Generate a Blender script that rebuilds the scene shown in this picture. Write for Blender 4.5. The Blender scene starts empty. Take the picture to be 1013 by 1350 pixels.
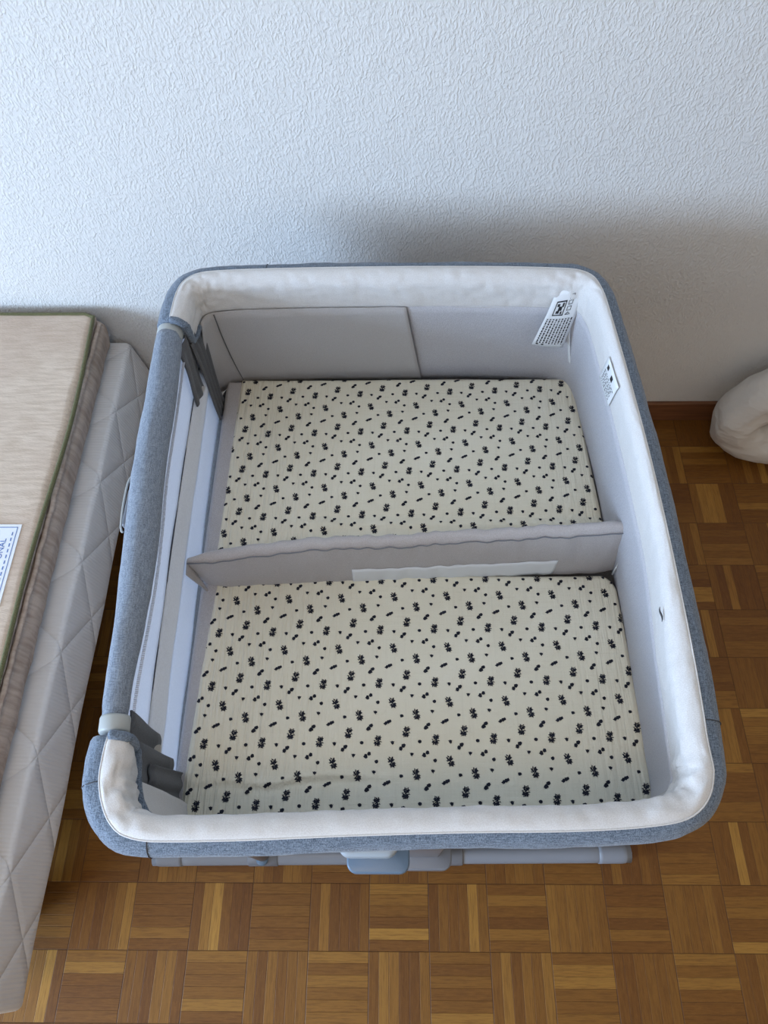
import bpy, bmesh, math, random
from mathutils import Vector, Matrix, noise
random.seed(7)
C = bpy.context.scene.collection
R = math.radians

# ------------------------------------------------------------------ camera
F_PX = 958.04
pit, yaw, rol = 1.06461, 0.0270, -0.0251
cp, sp = math.cos(pit), math.sin(pit)
Zr = Matrix.Rotation(yaw, 3, 'Z')
rt, fw, up = Zr @ Vector((1, 0, 0)), Zr @ Vector((0, cp, -sp)), Zr @ Vector((0, sp, cp))
cr, sr = math.cos(rol), math.sin(rol)
rt, up = cr*rt + sr*up, -sr*rt + cr*up
cd = bpy.data.cameras.new('camera'); cam = bpy.data.objects.new('camera', cd); C.objects.link(cam)
cd.sensor_fit = 'VERTICAL'; cd.sensor_height = 36.0; cd.lens = F_PX/1350*36.0
cd.clip_start = 0.02
M = Matrix((rt, up, -fw)).transposed().to_4x4(); M.translation = Vector((0.0503, -0.0562, 1.6792))
cam.matrix_world = M
bpy.context.scene.camera = cam

# ------------------------------------------------------------------ light
sc = bpy.context.scene
sc.view_settings.view_transform = 'Standard'; sc.view_settings.look = 'None'
sc.view_settings.gamma = 1.0; sc.view_settings.use_curve_mapping = False
sc.view_settings.exposure = 0.08
wd = bpy.data.worlds.new('world'); sc.world = wd; wd.use_nodes = True
wd.node_tree.nodes['Background'].inputs[0].default_value = (0.55, 0.72, 1.0, 1)
wd.node_tree.nodes['Background'].inputs[1].default_value = 1.0
WX, WY0, WY1, WZ0, WZ1 = -3.2, -2.1, -0.6, 0.65, 1.85       # the window opening in the left wall
al = bpy.data.lights.new('window_daylight', 'AREA'); al.shape = 'RECTANGLE'
al.size = WZ1-WZ0; al.size_y = WY1-WY0; al.energy = 185; al.color = (0.52, 0.715, 1.0)
ao = bpy.data.objects.new('window_daylight', al); C.objects.link(ao)
ao.location = (WX-0.02, (WY0+WY1)/2, (WZ0+WZ1)/2); ao.rotation_euler = (0, R(-90), 0)

cl_ = bpy.data.lights.new('warm_fill_light', 'AREA'); cl_.shape = 'DISK'; cl_.size = .5; cl_.energy = 6.5; cl_.color = (1.0, .765, .50)  # added warm overhead fill to lift the shade, not a known lamp
clo = bpy.data.objects.new('warm_fill_light', cl_); C.objects.link(clo); clo.location = (-.2, -.5, 2.46)

# ------------------------------------------------------------------ helpers
def S(r, g, b):            # sRGB 0-255 -> linear
    f = lambda c: (c/255/12.92) if c/255 <= .04045 else ((c/255+.055)/1.055)**2.4
    return (f(r), f(g), f(b), 1)

class NT:
    def __init__(s, name):
        s.m = bpy.data.materials.new(name); s.m.use_nodes = True
        s.t = s.m.node_tree; s.b = s.t.nodes['Principled BSDF']
        s.co = s.t.nodes.new('ShaderNodeTexCoord').outputs['Object']
    def n(s, typ, **k):
        nd = s.t.nodes.new(typ)
        for a, v in k.items(): setattr(nd, a, v)
        return nd
    def link(s, a, b): s.t.links.new(a, b)
    def setin(s, sock, v):
        if isinstance(v, (int, float, tuple)): sock.default_value = v
        else: s.link(v, sock)
    def math(s, op, a, b=0.0, c=0.0):
        nd = s.n('ShaderNodeMath', operation=op)
        for i, v in enumerate((a, b, c)): s.setin(nd.inputs[i], v)
        return nd.outputs[0]
    def mapc(s, scale=(1, 1, 1), rot=(0, 0, 0), src=None):
        nd = s.n('ShaderNodeMapping'); s.link(src or s.co, nd.inputs[0])
        nd.inputs['Scale'].default_value = scale; nd.inputs['Rotation'].default_value = rot
        return nd.outputs[0]
    def noise(s, vec, scale, detail=2, rough=.5):
        nd = s.n('ShaderNodeTexNoise'); s.link(vec, nd.inputs['Vector'])
        nd.inputs['Scale'].default_value = scale; nd.inputs['Detail'].default_value = detail
        nd.inputs['Roughness'].default_value = rough
        return nd.outputs['Fac']
    def mix(s, f, a, b, mode='MIX'):
        nd = s.n('ShaderNodeMix', data_type='RGBA', blend_type=mode)
        s.setin(nd.inputs[0], f); s.setin(nd.inputs[6], a); s.setin(nd.inputs[7], b)
        return nd.outputs[2]
    def ramp(s, f, a, b, lo=0.0, hi=1.0):
        nd = s.n('ShaderNodeMapRange'); s.link(f, nd.inputs[0])
        nd.inputs[1].default_value = lo; nd.inputs[2].default_value = hi
        nd.inputs[3].default_value = a; nd.inputs[4].default_value = b
        return nd.outputs[0]
    def bump(s, h, dist, strength=1.0, prev=None):
        nd = s.n('ShaderNodeBump'); s.link(h, nd.inputs['Height'])
        nd.inputs['Distance'].default_value = dist; nd.inputs['Strength'].default_value = strength
        if prev: s.link(prev, nd.inputs['Normal'])
        s.link(nd.outputs[0], s.b.inputs['Normal']); return nd.outputs[0]
    def col(s, c): s.setin(s.b.inputs['Base Color'], c)
    def rough(s, r): s.setin(s.b.inputs['Roughness'], r)

def fabric(name, c1, c2, stretch=(1, 1, 1), scale=500, bscale=600, bdist=.0006, rough=.9, big=None, sheen=.15):
    t = NT(name)
    a = t.noise(t.mapc(stretch), scale, 2)
    f = t.ramp(a, 0, 1, .38, .62)
    c = t.mix(f, c1, c2)
    if big:
        c = t.mix(t.ramp(t.noise(t.co, big, 3), 0, .22, .4, .7), c, (c1[0]*.75, c1[1]*.73, c1[2]*.7, 1))
    t.col(c); t.rough(rough); t.b.inputs['Sheen Weight'].default_value = sheen
    t.bump(t.noise(t.mapc(stretch), bscale, 1), bdist)
    return t.m

def plastic(name, c, rough=.4):
    t = NT(name); t.col(c); t.rough(rough)
    t.bump(t.noise(t.co, 900, 1), .0001); return t.m

# heather weave: two crossed thread noises
def heather(name, dark, light):
    t = NT(name)
    a = t.noise(t.mapc((1, 1, .12)), 760, 2)
    b = t.noise(t.mapc((.12, 1, 1)), 760, 2)
    c_ = t.noise(t.mapc((1, .12, 1)), 760, 2)
    s_ = t.math('ADD', t.math('MULTIPLY', a, .34), t.math('ADD', t.math('MULTIPLY', b, .33), t.math('MULTIPLY', c_, .33)))
    t.col(t.mix(t.ramp(s_, 0, 1, .40, .60), dark, light)); t.rough(.92)
    t.b.inputs['Sheen Weight'].default_value = .2
    t.bump(s_, .0012)
    return t.m

M_blue = heather('blue_heather_fabric', S(72, 84, 100), S(134, 148, 164))
M_blue_pad = heather('rail_heather_fabric', S(104, 114, 128), S(152, 163, 177))
M_dgrey = fabric('dark_grey_fabric', S(84, 85, 88), S(100, 101, 104), scale=700)
M_line = fabric('padded_lining_fabric', S(216, 213, 210), S(226, 224, 222), scale=700, bscale=900, bdist=.0003)
M_grey_panel = fabric('grey_panel_fabric', S(186, 184, 184), S(194, 192, 193), scale=600)
M_divider = fabric('divider_fabric', S(184, 178, 176), S(198, 192, 191), scale=700, bdist=.0004)
def translucent(m, f):
    t = m.node_tree; b = t.nodes['Principled BSDF']; out = t.nodes['Material Output']
    tr = t.nodes.new('ShaderNodeBsdfTranslucent'); mx = t.nodes.new('ShaderNodeMixShader')
    mx.inputs[0].default_value = f; tr.inputs[0].default_value = (.85, .86, .9, 1)
    t.links.new(b.outputs[0], mx.inputs[1]); t.links.new(tr.outputs[0], mx.inputs[2]); t.links.new(mx.outputs[0], out.inputs['Surface'])
    return m
M_white = fabric('white_satin_fabric', S(222, 224, 230), S(232, 233, 238), scale=300, rough=.55, bdist=.0002)
M_ivory = fabric('ivory_piping_fabric', S(226, 218, 206), S(234, 227, 216), scale=300, rough=.7)
M_matt = fabric('pale_grey_towelling', S(182, 178, 178), S(205, 202, 203), scale=900, bscale=700, bdist=.0012)
M_black = plastic('black_seam', S(70, 70, 74), .8)
M_motif = plastic('navy_print', S(26, 30, 44), .9)
M_ink = plastic('black_ink', S(35, 36, 42), .7)
M_blueink = plastic('blue_ink', S(95, 125, 180), .7)
M_label = plastic('label_cloth', S(236, 238, 240), .6)
M_cuff = plastic('grey_green_plastic', S(176, 180, 178), .45)
M_tube = plastic('grey_tube', S(138, 142, 150), .38)
M_tube2 = plastic('grey_joint', S(122, 125, 132), .38)
M_clipL = plastic('light_clip_plastic', S(170, 182, 192), .4)
M_clipB = plastic('blue_grey_clip_plastic', S(104, 126, 148), .35)
M_pipe = fabric('green_piping', S(84, 82, 50), S(108, 106, 70), scale=600)
M_leg = plastic('dark_wood_leg', S(54, 38, 28), .5)

def mesh_panel_mat():
    t = NT('fine_mesh_fabric')
    v = t.n('ShaderNodeTexVoronoi'); v.inputs['Scale'].default_value = 420; t.link(t.co, v.inputs['Vector'])
    f = t.ramp(v.outputs['Distance'], 0, 1, .1, .6)
    t.col(t.mix(f, S(206, 206, 213), S(228, 228, 234))); t.rough(.8)
    t.bump(v.outputs['Distance'], .0006); return t.m
M_mesh = translucent(mesh_panel_mat(), .25)
translucent(M_white, .5); translucent(M_ivory, .35)

def muslin():
    t = NT('cream_muslin')
    a = t.noise(t.mapc((1, .05, 1)), 170, 2)
    b = t.noise(t.mapc((.06, 1, 1)), 150, 2)
    big = t.noise(t.co, 6, 2)
    c = t.mix(t.ramp(big, 0, 1, .35, .65), S(244, 239, 219), S(239, 233, 211))
    c = t.mix(t.ramp(a, 0, .12, .55, .75), c, S(200, 192, 172))
    t.col(c); t.rough(.95); t.b.inputs['Sheen Weight'].default_value = .15
    sx = t.n('ShaderNodeSeparateXYZ'); t.link(t.co, sx.inputs[0])
    d = t.math('ABSOLUTE', t.math('SUBTRACT', sx.outputs[0], .09))
    edge = t.ramp(d, .2, 1.7, .16, .34)
    nb = t.bump(t.math('MULTIPLY', a, edge), .0035)
    nb = t.bump(b, .0010, 1, nb)
    t.bump(t.noise(t.co, 1100, 1), .0004, 1, nb)
    return t.m
M_muslin = muslin()

def stucco():
    t = NT('white_stucco')
    t.col(S(228, 228, 226)); t.rough(.95)
    w = t.n('ShaderNodeVectorMath', operation='ADD'); t.link(t.mapc((1, 1, .62)), w.inputs[0])
    nz = t.n('ShaderNodeTexNoise'); nz.inputs['Scale'].default_value = 40; t.link(t.co, nz.inputs['Vector'])
    sv = t.n('ShaderNodeVectorMath', operation='SCALE'); sv.inputs['Scale'].default_value = .012
    t.link(nz.outputs['Color'], sv.inputs[0]); t.link(sv.outputs[0], w.inputs[1])
    a = t.noise(w.outputs[0], 215, 2, .5)
    h = t.ramp(a, 0, 1, .42, .68)
    nb = t.bump(h, .0013, .7)
    t.bump(t.noise(t.co, 22, 2), .003, .6, nb)
    return t.m
M_wall = stucco()

def parquet():
    t = NT('mosaic_parquet')
    sx = t.n('ShaderNodeSeparateXYZ'); t.link(t.co, sx.inputs[0])
    W = .12
    X, Y = t.math('DIVIDE', sx.outputs[0], W), t.math('DIVIDE', sx.outputs[1], W)
    ix, iy = t.math('FLOOR', X), t.math('FLOOR', Y)
    fx, fy = t.math('SUBTRACT', X, ix), t.math('SUBTRACT', Y, iy)
    par = t.math('FLOORED_MODULO', t.math('ADD', ix, iy), 2.0)      # 1 -> strips run along x
    def mixf(a, b):  # par ? b : a
        return t.math('ADD', t.math('MULTIPLY', a, t.math('SUBTRACT', 1.0, par)), t.math('MULTIPLY', b, par))
    across, along = mixf(fx, fy), mixf(fy, fx)
    ac = t.math('MULTIPLY', across, 6.0); ia = t.math('FLOOR', ac); fa = t.math('SUBTRACT', ac, ia)
    cmb = t.n('ShaderNodeCombineXYZ')
    t.link(t.math('ADD', t.math('MULTIPLY', ix, 7.0), ia), cmb.inputs[0]); t.link(iy, cmb.inputs[1]); t.link(par, cmb.inputs[2])
    wn = t.n('ShaderNodeTexWhiteNoise', noise_dimensions='3D'); t.link(cmb.outputs[0], wn.inputs['Vector'])
    cmb2 = t.n('ShaderNodeCombineXYZ'); t.link(ix, cmb2.inputs[0]); t.link(iy, cmb2.inputs[1])
    wb = t.n('ShaderNodeTexWhiteNoise', noise_dimensions='3D'); t.link(cmb2.outputs[0], wb.inputs['Vector'])
    # grain coords
    g = t.n('ShaderNodeCombineXYZ')
    t.link(t.math('MULTIPLY', along, .9), g.inputs[0])
    t.link(t.math('MULTIPLY', across, 14.0), g.inputs[1])
    t.link(t.math('MULTIPLY', wn.outputs['Value'], 50.0), g.inputs[2])
    gr = t.noise(g.outputs[0], 3.2, 5, .65)
    gr2 = t.noise(t.mapc((1, .28, 1), src=g.outputs[0]), 9.0, 4, .6)
    cr_ = t.n('ShaderNodeValToRGB'); t.link(wn.outputs['Value'], cr_.inputs[0])
    e = cr_.color_ramp.elements
    e[0].position = 0; e[0].color = S(108, 66, 24)
    e[1].position = 1; e[1].color = S(178, 130, 58)
    for p, c in ((.3, S(120, 76, 28)), (.6, S(130, 86, 33)), (.85, S(148, 102, 42))):
        x = e.new(p); x.color = c
    c = t.mix(t.ramp(wb.outputs['Value'], 0, .5), cr_.outputs[0], S(128, 84, 32))
    c = t.mix(t.ramp(gr, .0, .6, .45, .75), c, S(76, 40, 14))
    c = t.mix(t.ramp(gr2, .0, .3, .5, .8), c, S(156, 104, 44))
    ws = t.ramp(t.math('MINIMUM', fa, t.math('SUBTRACT', 1.0, fa)), 1, 0, .0, .035)
    we = t.ramp(t.math('MINIMUM', along, t.math('SUBTRACT', 1.0, along)), 1, 0, .0, .009)
    wc = t.ramp(t.math('MINIMUM', across, t.math('SUBTRACT', 1.0, across)), 1, 0, .0, .009)
    gap = t.math('MAXIMUM', t.math('MULTIPLY', ws, .55), t.math('MAXIMUM', we, wc))
    c = t.mix(t.math('MULTIPLY', gap, .75), c, S(50, 28, 14))
    t.col(c); t.rough(t.ramp(gr, .40, .52)); t.b.inputs['Specular IOR Level'].default_value = .3
    nb = t.bump(t.math('SUBTRACT', 1.0, gap), .0006)
    t.bump(gr, .0003, 1, nb)
    return t.m
M_floor = parquet()
M_warmwall = plastic('beige_bounce_paint', S(205, 180, 152), .9)  # unseen walls, beige chosen to warm and dim the bounced light

def woodtrim():
    t = NT('baseboard_wood')
    g = t.noise(t.mapc((.6, 8, 8)), 12, 4)
    t.col(t.mix(t.ramp(g, 0, 1, .3, .7), S(104, 66, 42), S(136, 90, 58))); t.rough(.5); return t.m
M_base = woodtrim()

def linen():
    t = NT('linen_ticking')
    a = t.noise(t.mapc((.15, 1, 1)), 160, 3); b = t.noise(t.co, 5, 3)
    c = t.mix(t.ramp(a, 0, 1, .35, .65), S(202, 181, 160), S(220, 201, 181))
    c = t.mix(t.ramp(b, 0, .6, .45, .75), c, S(190, 165, 146))
    t.col(c); t.rough(.92); t.bump(t.noise(t.mapc((.3, 1, 1)), 500, 2), .0007)
    return t.m
M_linen = linen()

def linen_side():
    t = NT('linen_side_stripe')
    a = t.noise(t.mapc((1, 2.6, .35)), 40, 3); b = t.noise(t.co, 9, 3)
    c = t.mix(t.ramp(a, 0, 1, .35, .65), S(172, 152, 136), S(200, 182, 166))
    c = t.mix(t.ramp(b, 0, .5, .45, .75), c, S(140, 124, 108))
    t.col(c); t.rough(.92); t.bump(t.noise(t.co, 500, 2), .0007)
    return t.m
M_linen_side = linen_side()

def quilt():
    t = NT('white_quilted_ticking')
    sx = t.n('ShaderNodeSeparateXYZ'); t.link(t.co, sx.inputs[0])
    y = sx.outputs[1]; z = t.math('ADD', sx.outputs[2], t.math('MULTIPLY', sx.outputs[0], -.6))
    def seam(expr):
        f = t.math('FRACT', expr); return t.math('ABSOLUTE', t.math('SUBTRACT', f, .5))
    p = 5.2
    d1 = seam(t.math('ADD', t.math('MULTIPLY', y, p), t.math('MULTIPLY', z, 6.5)))
    d2 = seam(t.math('SUBTRACT', t.math('MULTIPLY', y, p), t.math('MULTIPLY', z, 6.5)))
    d = t.math('MINIMUM', d1, d2)
    h = t.math('POWER', t.ramp(d, 0, 1, 0, .12), .5)
    nb = t.bump(h, .0030)
    w = t.math('SINE', t.math('MULTIPLY', y, 900.0))
    t.bump(w, .0004, .7, nb)
    t.col(t.mix(t.ramp(d, .12, 0, .0, .03), S(224, 221, 218), S(206, 203, 202))); t.rough(.8)
    return t.m
M_quilt = quilt()

def crumple(name, c1, c2):
    t = NT(name); t.col(t.mix(t.noise(t.co, 8, 2), c1, c2)); t.rough(.9)
    nb = t.bump(t.noise(t.mapc((.5, 1, 1.6)), 16, 3), .012)
    t.bump(t.noise(t.co, 900, 1), .0003, 1, nb); return t.m
M_pillow = crumple('white_cotton', S(214, 208, 200), S(224, 219, 212))

# ---- object helpers: every mesh is written in world coordinates, then moved into its root's space
def empty(name, loc, label, cat, group=None):
    o = bpy.data.objects.new(name, None); C.objects.link(o); o.location = loc
    o['label'] = label; o['category'] = cat
    if group: o['group'] = group
    return o
def add(name, verts, faces, mats, parent=None, smooth=True, fm=None, origin=None):
    off = Vector((0, 0, 0)); p = parent
    while p is not None:
        off += p.location; p = p.parent
    if origin is not None: off = off + Vector(origin)
    me = bpy.data.meshes.new(name)
    me.from_pydata([tuple(Vector(v)-off) for v in verts], [], faces)
    if not isinstance(mats, (list, tuple)): mats = [mats]
    for m in mats: me.materials.append(m)
    if fm:
        for i, k in enumerate(fm): me.polygons[i].material_index = k
    for pl in me.polygons: pl.use_smooth = smooth
    me.update()
    bm = bmesh.new(); bm.from_mesh(me); bmesh.ops.recalc_face_normals(bm, faces=bm.faces); bm.to_mesh(me); bm.free()
    o = bpy.data.objects.new(name, me); C.objects.link(o); o.parent = parent
    if origin is not None: o.location = origin
    return o
def grid(rows, closed_v=False, closed_u=False, cap=False):
    n, m = len(rows), len(rows[0]); V = [v for r in rows for v in r]; Fc = []
    for i in range(n if closed_u else n-1):
        for j in range(m if closed_v else m-1):
            Fc.append((i*m+j, i*m+(j+1) % m, ((i+1) % n)*m+(j+1) % m, ((i+1) % n)*m+j))
    if cap: Fc.append(tuple(range(m))); Fc.append(tuple((n-1)*m+j for j in range(m-1, -1, -1)))
    return V, Fc
def box(x0, x1, y0, y1, z0, z1):
    V = [(x, y, z) for x in (x0, x1) for y in (y0, y1) for z in (z0, z1)]
    return V, [(0, 1, 3, 2), (4, 6, 7, 5), (0, 4, 5, 1), (2, 3, 7, 6), (0, 2, 6, 4), (1, 5, 7, 3)]
def join(*VF):
    V, Fc = [], []
    for v, f in VF:
        k = len(V); V += list(v); Fc += [tuple(i+k for i in q) for q in f]
    return V, Fc
def bevel(o, w, seg=3):
    m = o.modifiers.new('bevel', 'BEVEL'); m.width = w; m.segments = seg; m.limit_method = 'ANGLE'
    return o
def catmull(P, step=.01, closed=False):
    P = [Vector(p) for p in P]; out = []
    n = len(P)
    rng = range(n if closed else n-1)
    for i in rng:
        if closed: a, b, c, d = P[(i-1) % n], P[i], P[(i+1) % n], P[(i+2) % n]
        else:
            b, c = P[i], P[i+1]
            a = P[i-1] if i else b*2-c
            d = P[i+2] if i+2 < n else c*2-b
        k = max(2, int((c-b).length/step))
        for j in range(k):
            t = j/k; t2, t3 = t*t, t*t*t
            out.append(.5*((2*b)+(c-a)*t+(2*a-5*b+4*c-d)*t2+(3*b-a-3*c+d)*t3))
    if not closed: out.append(P[-1])
    return out
def rrect(x0, x1, y0, y1, z0, z1, r, n=6):
    pts = []
    for cx, cy, a0 in ((x1-r, y1-r, 0), (x0+r, y1-r, 90), (x0+r, y0+r, 180), (x1-r, y0+r, 270)):
        for k in range(n+1): pts.append((cx+r*math.cos(R(a0+90*k/n)), cy+r*math.sin(R(a0+90*k/n))))
    m = len(pts)
    V = [(x, y, z0) for x, y in pts]+[(x, y, z1) for x, y in pts]
    Fc = [tuple(range(m-1, -1, -1)), tuple(range(m, 2*m))]+[(k, (k+1) % m, m+(k+1) % m, m+k) for k in range(m)]
    return V, Fc
def tube(P, r, n=16, cap=True, rfun=None, sz=1.0):
    """round tube along 3D points"""
    rows = []; L = len(P)
    up0 = Vector((0, 0, 1))
    for i, p in enumerate(P):
        t = (P[min(i+1, L-1)]-P[max(i-1, 0)]).normalized()
        u = up0
        if abs(t.dot(u)) > .95: u = Vector((0, 1, 0))
        a = t.cross(u).normalized(); b = a.cross(t).normalized()
        rr = rfun(i/(L-1)) if rfun else r
        rows.append([p+rr*(math.cos(2*math.pi*k/n)*a+sz*math.sin(2*math.pi*k/n)*b) for k in range(n)])
    return grid(rows, closed_v=True, cap=cap)
def nz(x, y, z, s): return noise.noise(Vector((x*s, y*s, z*s)))

# ------------------------------------------------------------------ room
def struct(name, VF, m, smooth=False):
    o = add(name, VF[0], VF[1], m, smooth=smooth); o['kind'] = 'structure'; return o
YB = 1.18
XR, YF, ZC = 2.0, -2.6, 2.5
struct('floor', box(WX, XR, YF, YB, -.05, 0), M_floor)
struct('wall_back', box(WX, XR, YB, YB+.1, -.05, ZC), M_wall)
struct('wall_right', box(XR, XR+.1, YF, YB+.1, -.05, ZC), M_warmwall)
struct('wall_front', box(WX, XR, YF-.1, YF, -.05, ZC), M_warmwall)
struct('wall_left', join(box(WX-.1, WX, YF, WY0, -.05, ZC), box(WX-.1, WX, WY1, YB, -.05, ZC),
                         box(WX-.1, WX, WY0, WY1, -.05, WZ0), box(WX-.1, WX, WY0, WY1, WZ1, ZC)), M_wall)
struct('ceiling', box(WX, XR, YF, YB, ZC, ZC+.05), M_wall)
bb = struct('baseboard_back', box(WX, XR, YB-.012, YB, 0, .075), M_base); bevel(bb, .003)
fw_ = .05
struct('window_1', join(box(WX-.08, WX-.03, WY0, WY0+fw_, WZ0, WZ1), box(WX-.08, WX-.03, WY1-fw_, WY1, WZ0, WZ1),
                        box(WX-.08, WX-.03, WY0, WY1, WZ0, WZ0+fw_), box(WX-.08, WX-.03, WY0, WY1, WZ1-fw_, WZ1)), M_label)

# ------------------------------------------------------------------ the crib
crib = empty('twin_bedside_crib', (.05, .5, 0), 'blue-grey heather twin bedside crib with padded white lining and a middle divider', 'crib')
ZR = .708; RA = .027; RB = .027
outline = [(-.343, .150), (-.345, .115), (-.343, .080), (-.330, .047), (-.303, .018), (-.262, .004), (-.149, .004), (0, .010), (.13, .014), (.26, .016),
           (.350, .021), (.405, .030), (.440, .050), (.462, .080), (.472, .119), (.478, .236), (.478, .40), (.475, .549), (.468, .70), (.457, .86),
           (.450, .925), (.434, .968), (.400, .993), (.350, 1.001), (.222, 1.006), (.05, 1.007), (-.12, 1.005), (-.26, 1.000), (-.318, .990),
           (-.352, .962), (-.367, .920), (-.371, .846)]
sil = catmull([(x, y, 0) for x, y in outline], .008)
def frames(P):
    out = []; L = len(P); s = 0
    for i, p in enumerate(P):
        t = (P[min(i+1, L-1)]-P[max(i-1, 0)]); t.z = 0; t.normalize()
        if i: s += (P[i]-P[i-1]).length
        out.append((p, t, Vector((t.y, -t.x, 0)), s))
    return out
fr0 = frames(sil)
cen = [p - n*RA for p, t, n, s in fr0]
fr = frames(cen); LT = fr[-1][3]
def curv(i):
    a, b = fr[max(i-4, 0)][1], fr[min(i+4, len(fr)-1)][1]
    return a.angle(b) if a.length and b.length else 0
CV = [curv(i) for i in range(len(fr))]
def at_s(s):
    s = min(max(s, 0), LT)
    lo, hi = 0, len(fr)-1
    while hi-lo > 1:
        m = (lo+hi)//2
        if fr[m][3] <= s: lo = m
        else: hi = m
    a, b = fr[lo], fr[hi]; f = (s-a[3])/max(b[3]-a[3], 1e-9)
    return a[0].lerp(b[0], f), a[1].lerp(b[1], f).normalized(), a[2].lerp(b[2], f).normalized(), CV[lo]*(1-f)+CV[hi]*f
def sstep(a, b, x):
    x = min(1, max(0, (x-a)/(b-a))); return x*x*(3-2*x)
def front(s): return sstep(.07, .17, s)*(1-sstep(.80, .92, s))
def ka(s): return 1-.17*front(s)
def kr(s): return 1-.45*sstep(.98, 1.22, s)*(1-sstep(1.66, 1.78, s))
def off_(o, s): return (o*kr(s) if o < 0 else o)*ka(s)+RA*(1-ka(s))
# blue outer padded tube, with rounded ends
NS = 420
rows = []
for i in range(NS+1):
    s = LT*i/NS; p, t, n, cv = at_s(s)
    e = min(s, LT-s); k = math.sqrt(max(0, 1-(1-min(e/.012, 1))**2))*.75+.25
    row = []
    for j in range(28):
        th = 2*math.pi*j/28
        w = nz(s*1.0, th*.4, 3.1, 14)*.0018 + nz(s, th, 0, 45)*.0006*(1+4*cv)
        row.append(p + n*off_((RA*k+w)*math.cos(th), s) + Vector((0, 0, ZR+(RB*k+w)*math.sin(th))))
    rows.append(row)
V, Fc = grid(rows, closed_v=True, cap=True)
rim = add('rim_cover', V, Fc, M_blue, crib)
# stitched seams across the blue cover
for k, px in enumerate(((.062,), (.163,), (.93,), (LT-.26,))):
    p, t, n, cv = at_s(px[0]) if k != 2 else at_s(.935)
    ring = [p+n*off_((RA+.0006)*math.cos(a), [.062, .163, .935, LT-.26][k])+Vector((0, 0, ZR+(RB+.0006)*math.sin(a))) for a in [R(-60+5*q) for q in range(31)]]
    V, Fc = tube(ring, .0007, 6); add('seam', V, Fc, M_black, rim)

# white padded lining: over the top and down the inner side
def lin_prof(u, s):           # u 0..1 -> (offset outward, dz)
    fb = 20*front(s)
    P = [(.9962, 94-fb, 1.05), (.97, 104-fb*.9, 1.12), (0, 118-fb*.5, 1.17), (0, 132, 1.2), (0, 150, 1.2), (0, 168, 1.12)]
    if u < .5:
        q = u/.5*5; i = min(int(q), 4); f = q-i
        th = R(P[i][1]*(1-f)+P[i+1][1]*f); r = P[i][2]*(1-f)+P[i+1][2]*f
        return RA*r*math.cos(th), RB*r*math.sin(th)
    q = (u-.5)/.5
    a = (RA*1.12*math.cos(R(168)), RB*1.12*math.sin(R(168)))
    return a[0]*(1-q)+(-.0245)*q, a[1]*(1-q)+(-.050)*q
NU, NL = 22, 700
S0, S1 = .007, LT-.010
rows = []
for i in range(NL+1):
    row = []
    for j in range(NU+1):
        u = j/NU
        # rounded tab ends
        def endcut(q): return .034*(1-math.sqrt(max(0, 1-max(0, (q-.30)/.70)**2)))
        s0 = S0+endcut(u); s1 = S1-endcut(u)*.7
        s = s0+(s1-s0)*i/NL
        p, t, n, cv = at_s(s)
        o, dz = lin_prof(u, s)
        amp = .0016+.0085*min(cv, .5)
        wr = abs(nz(s*1.0+u*.06, u*.22, 1.7, 26))*amp*1.6 + nz(s+u*.02, u*.05, 8.2, 60)*.0009*(1+3*cv)
        wr += nz(s, u*.1, 4.4, 9)*.0022 + (nz(s, u*.03, 7.4, 75)*.009+nz(s, u*.05, 1.4, 38)*.008)*min(cv, .35)*sstep(.1, .5, u)
        wr += max(0, nz(s*1.0+u*.07, u*.02, 6.1, 17))*.0075*sstep(LT*.45, LT*.6, s)*sstep(.3, .6, u)
        fade = min(1, u/.08)*min(1, (1-u)/.08)
        e = min(i, NL-i)/3; fade2 = min(1, e)
        o -= wr*fade; dz += wr*.6*fade*(1 if u < .5 else 0)
        k = 1 if fade2 >= 1 else .93+.07*fade2
        row.append(p+n*off_(o*k, s)+Vector((0, 0, ZR+dz*k)))
    rows.append(row)
V, Fc = grid(rows)
lin = add('padded_lining', V, Fc, M_line, crib)
md = lin.modifiers.new('thick', 'SOLIDIFY'); md.thickness = .002; md.offset = -1
def edge_line(name, j, r, m, parent, rows_, lo=0, hi=None, step=1):
    P = [Vector(r_[j]) for r_ in rows_[lo:hi:step]]
    V, Fc = tube(P, r, 6); return add(name, V, Fc, m, parent)
for ii in (0, -1):        # blue-grey trim round the rounded ends of the lining
    P = [Vector(v)+Vector((0, .002 if ii == 0 else -.002, -.001)) for v in rows[ii][1:]] + [Vector(rows[k*7 if ii == 0 else -1-k*2][NU])+Vector((0, 0, -.002)) for k in range(1, 6)]
    V, Fc = tube(P, .0066, 12); add('end_trim', V, Fc, M_blue, lin)
edge_line('edge_piping', 0, .0011, M_line, lin, rows, step=2)
edge_line('lower_seam', NU, .0009, M_line, lin, rows, step=2)

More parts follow.
